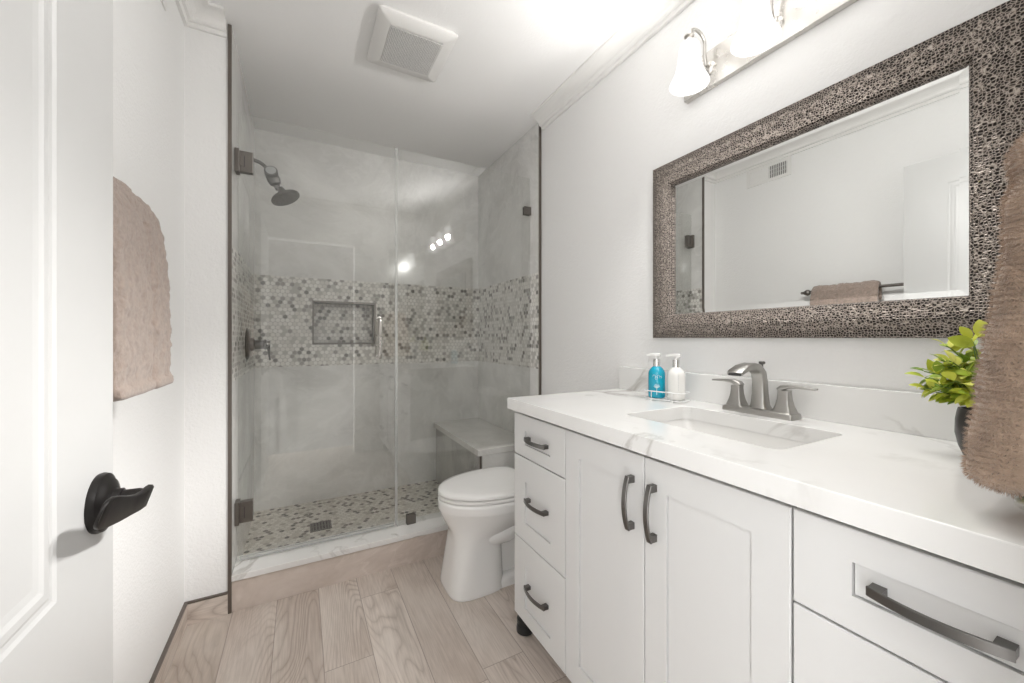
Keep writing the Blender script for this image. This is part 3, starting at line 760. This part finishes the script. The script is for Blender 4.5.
def hung_towel():
    """bulky folded towel over the bar; embossed pile by real displacement"""
    ty0, ty1 = .942, 1.268
    prof = []   # outer skin room side bottom -> over the bar -> wall side bottom -> back inside
    room = [(-.286, 1.026), (-.279, 1.029), (-.2775, 1.036), (-.2785, 1.046), (-.2855, 1.051), (-.2845, 1.07), (-.2835, 1.13), (-.284, 1.20), (-.286, 1.27), (-.290, 1.33), (-.297, 1.385), (-.308, 1.43), (-.321, 1.455), (-.335, 1.466)]
    back = [(-.350, 1.461), (-.364, 1.446), (-.372, 1.41), (-.375, 1.35), (-.376, 1.2), (-.375, 1.12), (-.373, 1.07), (-.362, 1.064)]
    inner = [(-.348, 1.08), (-.346, 1.2), (-.3455, 1.40), (-.343, 1.436), (-.335, 1.448), (-.327, 1.436), (-.324, 1.40), (-.3225, 1.2), (-.321, 1.07), (-.318, 1.03), (-.305, 1.024)]
    base = room + back + inner
    # resample the loop finely
    pts = [Vector((x, 0, z)) for x, z in base]; loop = pts + [pts[0]]
    step = .0045; prof = []
    for a, b in zip(loop, loop[1:]):
        n = max(1, int((b - a).length / step)); prof += [a + (b - a) * (i / n) for i in range(n)]
    ny = 76; n = len(prof); rings = []
    nrms = []
    for i in range(n):
        d_ = prof[(i + 1) % n] - prof[i - 1]; nrms.append(Vector((d_.z, 0, -d_.x)).normalized() * (1))
    for j in range(ny + 1):
        y = ty0 + (ty1 - ty0) * j / ny; edge = min(j, ny - j) / 5.
        ring = []
        for i in range(n):
            p = prof[i]; nm = nrms[i]
            v = Vector((y * 1., p.z, p.x * 2))
            # embossed medallions and a soft vertical fold
            u_, w_ = y / .058, p.z / .058
            cell = cos(u_ * pi) * cos(w_ * pi) + .6 * cos((u_ + w_) * pi * 1.5) * cos((u_ - w_) * pi * 1.5)
            h = .0024 * cell + .0030 * noise.noise(v * 60) + .0020 * noise.noise(v * 150) + .002 * noise.noise(v * 16)
            fold = -.006 * math.exp(-((y - 1.135) / .012) ** 2)
            if p.z < 1.05: h *= .3
            rnd = -.006 * (1 - min(1, edge)) ** 2
            k = 1 if i < 200 else 1
            o_ = h + rnd + (fold if p.x > -.30 else 0)
            q = p + nm * o_
            ring.append((q.x, y + .004 * noise.noise(Vector((p.z * 9, p.x * 9, 3.))) * (1 if j > ny - 4 or j < 4 else 0), q.z))
        rings.append(ring)
    bm = new(); loft(bm, rings); return bm
o = obj('bath_towel', hung_towel(), 'towel', None, True, ang=80)
tag(o, 'taupe patterned towel folded over the bar behind the open door', 'towel')
# ------------------------------------------------------------------ towel stand at the end of the vanity and its plush hand towel
t = thing('towel_stand', 'nickel towel stand on the counter inside the brown hand towel', 'towel stand', (.86, .10, CZ1))
bm = new(); lathe(bm, (.86, .10, CZ1), (0, 0, 1), [(0, .042), (.006, .042), (.010, .036), (.016, .012)], 32); obj('base', bm, 'nickel', t, True)
bm = new(); tube(bm, [(.86, .10, CZ1 + .01), (.86, .10, 1.43)], .006, 12); lathe(bm, (.86, .10, 1.425), (0, 0, 1), [(0, .008), (.008, .012), (.016, .010), (.024, .003)], 16); obj('post', bm, 'nickel', t, True)
bm = new(); tube(bm, [(.775, .10, 1.405), (.945, .10, 1.405)], .005, 10); obj('arm', bm, 'nickel', t, True)
def plush():
    bm = new(); rings = []; rr = random.Random(5)
    x0, x1 = .722, 1.00
    for k in range(64):
        f = k / 63.; z = .948 + (1.405 - .948) * f
        g = min(1., max(0., (z - .95) / .38))
        a0 = x0 + .02 * g; a1 = x1 - .05 * g
        b0 = .026 + .012 * g; b1 = .171 - .040 * g
        if f < .05: s_ = 1 - .35 * (1 - f / .05) ** 2
        elif f > .9: s_ = 1 - .55 * ((f - .9) / .1) ** 2
        else: s_ = 1
        cx, cy, hx, hy = (a0 + a1) / 2, (b0 + b1) / 2, (a1 - a0) / 2 * s_, (b1 - b0) / 2 * s_
        ring = []
        for i in range(110):
            a = 2 * pi * i / 110; c_, s2 = cos(a), sin(a)
            ex = .45
            x = cx + hx * (abs(c_) ** ex) * (1 if c_ >= 0 else -1); y = cy + hy * (abs(s2) ** ex) * (1 if s2 >= 0 else -1)
            v = Vector((x, y, z)); h = .006 * noise.noise(v * 14) + .005 * noise.noise(v * 38 + Vector((2, 5, 1)))
            nd = Vector((c_, s2, 0))
            q = v + nd * h; q.y = max(q.y, .006); ring.append(q)
        rings.append(ring)
    loft(bm, rings)
    bm.normal_update(); bmesh.ops.recalc_face_normals(bm, faces=bm.faces)
    fs = [f for f in bm.faces]
    # pile: short tapering tufts standing on the surface
    for f in fs:
        c = f.calc_center_median(); n_ = f.normal
        if c.z < .956 and False: continue
        if c.y < .02: continue
        vis = c.x < .80 or c.y > .09
        m = 5 if (c.x < .82) else (2 if vis else 1)
        vs = f.verts
        for _ in range(m):
            wts = [rr.random() for _ in vs]; sm = sum(wts)
            b = sum((v.co * (w_ / sm) for v, w_ in zip(vs, wts)), Vector())
            clump = Vector((noise.noise(b * 55), noise.noise(b * 55 + Vector((9, 0, 0))), noise.noise(b * 55 + Vector((0, 9, 0))))) * .9
            dr = (n_ + clump + Vector((rr.uniform(-.3, .3), rr.uniform(-.3, .3), rr.uniform(-.6, .1)))).normalized()
            L = rr.uniform(.004, .0075); sd = dr.cross(Vector((rr.uniform(-1, 1), rr.uniform(-1, 1), rr.uniform(-1, 1)))).normalized() * .0005
            bm.faces.new([bm.verts.new(b - sd), bm.verts.new(b + sd), bm.verts.new(b + dr * L)])
    return bm
bm = plush()
me = bpy.data.meshes.new('hand_towel'); bm.to_mesh(me); bm.free(); me.materials.append(M['plush']); me.shade_smooth()
o = bpy.data.objects.new('hand_towel', me); C.objects.link(o)
tag(o, 'fluffy brown hand towel hanging over the end of the countertop', 'towel')
# ------------------------------------------------------------------ shower enclosure
GX0, GJ, GX1, GT = XSL + .006, .440, XSR - .004, 2.13
GB = ZCURB + .006
G0, G1 = YG - .005, YG + .005
t = thing('shower_door', 'frameless hinged glass shower door with D-shaped pull', 'shower door', (GX0, YG, GB))
bm = new(); box(bm, GX0 + .004, GJ - .006, G0, G1, GB + .004, GT); obj('glass_pane', bm, 'glass', t)
bm = new(); box(bm, GJ - .008, GJ - .001, G0 - .001, G1 + .002, GB + .004, GT); obj('vinyl_seal', bm, 'seal', t, label='clear vertical seal strip')
bm = new(); box(bm, GX0 + .01, GJ - .012, G0 + .001, G1 + .006, GB, GB + .012); obj('bottom_sweep', bm, 'seal', t, label='clear bottom sweep')
for z in (1.915, .375):
    bm = new()
    box(bm, XSL + .001, XSL + .018, YG - .028, YG + .028, z - .05, z + .05, .002)       # wall leaf
    box(bm, XSL + .012, XSL + .066, G0 - .010, G1 + .010, z - .046, z + .046, .002)
    h = obj('hinge', bm, 'hinge', t)
    bm = new(); box(bm, XSL + .013, XSL + .034, G0 - .0125, G0 - .009, z - .022, z + .022, .001); obj('pivot_block', bm, 'hinge', h)
    bm = new(); box(bm, XSL + .0335, XSL + .0365, G0 - .0112, G0 - .0095, z - .024, z + .024); obj('groove', bm, 'slot', h)
hx = .350
bm = new()
for s, g in ((-1, G0), (1, G1)):
    y = g + s * .04
    tube(bm, [(hx, g + s * .001, 1.235)] + bez((hx, g + s * .025, 1.235), (hx, y, 1.235), (hx, y, 1.235), (hx, y, 1.215), 5) + bez((hx, y, 1.065), (hx, y, 1.045), (hx, y, 1.045), (hx, g + s * .025, 1.045), 5) + [(hx, g + s * .001, 1.045)], .0095, 14)
    for z in (1.235, 1.045): lathe(bm, (hx, g, z), (0, s, 0), [(0, .014), (.004, .014), (.005, .010)], 18)
obj('handle', bm, 'nickel', t, True)
t = thing('shower_screen', 'fixed glass shower panel notched over the bench', 'glass panel', (GJ, YG, GB))
bm = new()
BXL, BSZ = .900, .500      # notch
pol = [(GJ + .002, ZCURB + .002), (BXL - .022, ZCURB + .002), (BXL - .022, BSZ + .003), (GX1, BSZ + .003), (GX1, GT), (GJ + .002, GT)]
loft(bm, [[(x, y, z) for x, z in pol] for y in (G0, G1)]); obj('glass_pane', bm, 'glass', t)
for x0_, x1_, z0_, z1_ in ((.490, .538, ZCURB, ZCURB + .05), (GX1 - .045, GX1 + .003, 1.90, 1.95)):
    bm = new(); box(bm, x0_, x1_, G0 - .008, G0, z0_, z1_, .0015); box(bm, x0_, x1_, G1, G1 + .008, z0_, z1_, .0015); obj('clamp', bm, 'hinge', t)
bm = new(); box(bm, GJ + .001, GJ + .004, G0 - .0006, G1 + .0006, ZCURB + .002, GT); obj('edge', bm, 'seal', t, label='pale polished edge')
# bench along the right shower wall
t = thing('shower_bench', 'built-in shower bench with pale marble seat beside the glass panel', 'bench', (1.08, 2.4, ZSF))
bm = new(); box(bm, BXL - .014, XSR, 2.045, YB, BSZ - .036, BSZ, .002); obj('seat_slab', bm, 'bench_top', t)
bm = new(); box(bm, BXL + .004, XSR, 2.131, YB, ZSF, BSZ - .036); box(bm, BXL + .004, XSR, 2.055, 2.131, ZCURB, BSZ - .036); obj('base', bm, 'bench_side', t)
bm = new(); box(bm, BXL + .016, XSR - .001, 2.0505, 2.0552, ZCURB, BSZ - .037); obj('end_panel', bm, 'bench_top', t, label='pale beige end panel')
bm = new(); box(bm, BXL + .001, BXL + .012, 2.0525, 2.0555, ZCURB, BSZ - .037); obj('edge_strip', bm, 'schluter', t)
# shower head, valve, drain
t = thing('shower_rose', 'pewter shower head on a bent arm high on the tiled side wall', 'shower head', (XSL, 2.42, 2.06))
SY = 2.42
bm = new(); lathe(bm, (XSL, SY, 2.065), (1, 0, 0), [(0, .028), (.004, .028), (.010, .018), (.014, .011)], 24); obj('flange', bm, 'pewter', t, True)
ap = bez((XSL + .005, SY, 2.065), (XSL + .06, SY, 2.068), (XSL + .085, SY, 2.055), (XSL + .115, SY, 2.005), 12)
bm = new(); tube(bm, ap, .0095, 12); obj('arm', bm, 'pewter', t, True)
ax = Vector((.40, 0, -.90)).normalized()
bm = new(); lathe(bm, (XSL + .108, SY, 2.022), ax, [(0, .016), (.006, .029), (.05, .032), (.07, .027), (.080, .015), (.10, .014)], 28)
bd = obj('pivot_body', bm, 'pewter', t, True)
bm = new(); lathe(bm, (XSL + .118, SY - .012, 2.004), (-.08, -.92, .36), [(0, .031), (.024, .031), (.027, .026)], 26); obj('button_ring', bm, 'dkpewter', bd, True)
bm = new(); lathe(bm, (XSL + .1160, SY - .0355, 2.0132), (-.08, -.92, .36), [(0, .025), (.003, .024), (.005, .016)], 26); obj('button', bm, 'rubber', bd, True, 'pale grey round button')
hc = Vector((XSL + .158, SY - .01, 1.934)); ha = Vector((.44, -.16, -.88)).normalized()
bm = new(); lathe(bm, hc, ha, [(-.005, .014), (.01, .018), (.028, .026), (.040, .050), (.046, .068), (.052, .072), (.060, .071), (.062, .066)], 36); hd = obj('spray_head', bm, 'pewter', t, True)
bm = new(); lathe(bm, hc + ha * .0622, ha, [(0, .064), (.0015, .063)], 30)
a_, u_, v_ = frame_of(ha)
for ring_n, ring_r in ((6, .016), (12, .032), (20, .050)):
    for k in range(ring_n):
        q = hc + ha * .0632 + (u_ * cos(2 * pi * k / ring_n) + v_ * sin(2 * pi * k / ring_n)) * ring_r
        lathe(bm, q, ha, [(0, .0025), (.003, .0018)], 8)
obj('nozzle_face', bm, 'dkpewter', hd, True)
t = thing('shower_valve', 'round pewter shower valve with lever on the tiled side wall', 'shower valve', (XSL, 2.50, 1.10))
VY, VZ = 2.50, 1.105
bm = new(); lathe(bm, (XSL, VY, VZ), (1, 0, 0), [(0, .083), (.004, .084), (.010, .078), (.014, .062), (.018, .050)], 40); obj('escutcheon', bm, 'pewter', t, True)
bm = new(); lathe(bm, (XSL + .016, VY, VZ), (1, 0, 0), [(0, .036), (.016, .033), (.022, .025), (.06, .024), (.064, .028), (.072, .028), (.076, .022), (.09, .018)], 30); obj('stem', bm, 'pewter', t, True)
bm = new(); rect_strip(bm, [(XSL + .092, VY, VZ + .018), (XSL + .098, VY, VZ - .01), (XSL + .100, VY - .004, VZ - .05), (XSL + .106, VY - .008, VZ - .085)], (0, 1, 0), [.02, .018, .015, .018], [.022, .016, .009, .008]); obj('lever', bm, 'pewter', t, True)
t = thing('shower_drain', 'square slotted metal drain in the mosaic shower floor', 'drain', (.10, 2.49, ZSF))
bm = new(); box(bm, .045, .155, 2.435, 2.545, ZSF, ZSF + .002); obj('pan', bm, 'slot', t)
bm = new()
for a, b, c, d_ in ((.045, .155, 2.435, 2.443), (.045, .155, 2.537, 2.545), (.045, .053, 2.443, 2.537), (.147, .155, 2.443, 2.537)): box(bm, a, b, c, d_, ZSF + .0015, ZSF + .004)
for k in range(6):
    x = .053 + .094 * (k + .5) / 6; box(bm, x - .0035, x + .0035, 2.443, 2.537, ZSF + .0015, ZSF + .0038)
box(bm, .053, .147, 2.487, 2.493, ZSF + .0015, ZSF + .0038)
obj('grate', bm, 'pewter', t)
# ------------------------------------------------------------------ toilet
TY = 1.700
def egg(z, xf, xb, xm, w_, e=1., n=56, eb=1.):
    pts = []
    for k in range(n):
        a = 2 * pi * k / n; c_, s_ = cos(a), sin(a)
        if c_ >= 0: x = xm - (xm - xf) * abs(c_) ** e
        else: x = xm + (xb - xm) * abs(c_) ** eb
        y = TY + w_ * (abs(s_) ** (e if c_ >= 0 else eb)) * (1 if s_ >= 0 else -1)
        pts.append((x, y, z))
    return pts
t = thing('toilet', 'white elongated toilet with closed lid between vanity and shower', 'toilet', (.85, TY, 0))
bm = new()
loft(bm, [egg(*q) for q in (
    (0, .574, .83, .70, .128, .55, 56, .5), (.006, .571, .832, .70, .131, .55, 56, .5), (.016, .572, .831, .70, .130, .55, 56, .5), (.12, .588, .828, .705, .122, .57, 56, .5),
    (.215, .603, .826, .71, .116, .6, 56, .5), (.245, .604, .84, .72, .119, .7, 56, .55), (.270, .596, .90, .75, .131, .85, 56, .6), (.298, .580, 1.0, .79, .149, .95, 56, .6),
    (.33, .563, 1.05, .82, .166, 1, 56, .6), (.362, .552, 1.06, .83, .178, 1, 56, .6), (.368, .551, 1.06, .83, .1795, 1, 56, .6), (.3685, .548, 1.06, .83, .183, 1, 56, .6), (.395, .546, 1.06, .83, .185, 1, 56, .6), (.408, .546, 1.06, .83, .185, 1, 56, .6), (.413, .551, 1.055, .83, .180, 1, 56, .6))])
# rear foot and trapway bulges
loft(bm, [rrect(.70, 1.10, TY - .115 + i, TY + .115 - i, .03, z, 5) for i, z in ((0, 0), (0, .03), (.008, .045), (.02, .05))])
for s in (-1, 1):
    tube(bm, [(.68, TY + s * .055, .246), (.72, TY + s * .070, .240), (.77, TY + s * .080, .238), (.84, TY + s * .084, .245), (.94, TY + s * .08, .27), (1.02, TY + s * .07, .30)], [.02, .038, .048, .052, .05, .045], 24)
loft(bm, [rrect(.80, 1.22, TY - .075, TY + .075, .03, z, 5) for z in (.04, .33)])
loft(bm, [rrect(.95, 1.245, TY - .16, TY + .16, .04, z, 5) for z in (.33, .40)])
obj('bowl', bm, 'porcelain', t, True, ang=50)
bm = new(); loft(bm, [egg(*q) for q in ((.4165, .552, 1.0, .83, .178, 1, 56, .55), (.4185, .547, 1.0, .83, .183, 1, 56, .55), (.428, .547, 1.0, .83, .183, 1, 56, .55), (.432, .552, .995, .83, .178, 1, 56, .55))])
obj('seat', bm, 'porcelain', t, True, ang=50)
bm = new(); loft(bm, [egg(*q) for q in ((.4355, .552, .995, .83, .179, 1, 56, .55), (.4375, .5475, 1.0, .83, .1835, 1, 56, .55), (.448, .5475, 1.0, .83, .1835, 1, 56, .55), (.4535, .553, .995, .83, .178, 1, 56, .55), (.458, .58, .975, .83, .155, 1, 56, .55), (.4605, .66, .94, .83, .10, 1, 56, .6))])
obj('lid', bm, 'porcelain', t, True, ang=50)
for s in (-1, 1):
    bm = new(); lathe(bm, (1.01, TY + s * .075, .413), (0, 0, 1), [(0, .016), (.02, .016), (.03, .012)], 18); obj('lid_hinge', bm, 'porcelain', t, True)
bm = new(); loft(bm, [rrect(1.085 - a, 1.250, TY - .185 - a, TY + .185 + a, .025, z, 5) for a, z in ((-.012, .40), (-.004, .42), (.004, .60), (.008, .745))]); obj('tank', bm, 'porcelain', t, True, ang=40)
bm = new(); loft(bm, [rrect(1.075 - a, 1.255 + a * .3, TY - .197 - a, TY + .197 + a, .025, z, 5) for a, z in ((-.002, .745), (.002, .75), (.002, .768), (-.006, .776))]); obj('tank_lid', bm, 'porcelain', t, True, ang=40)
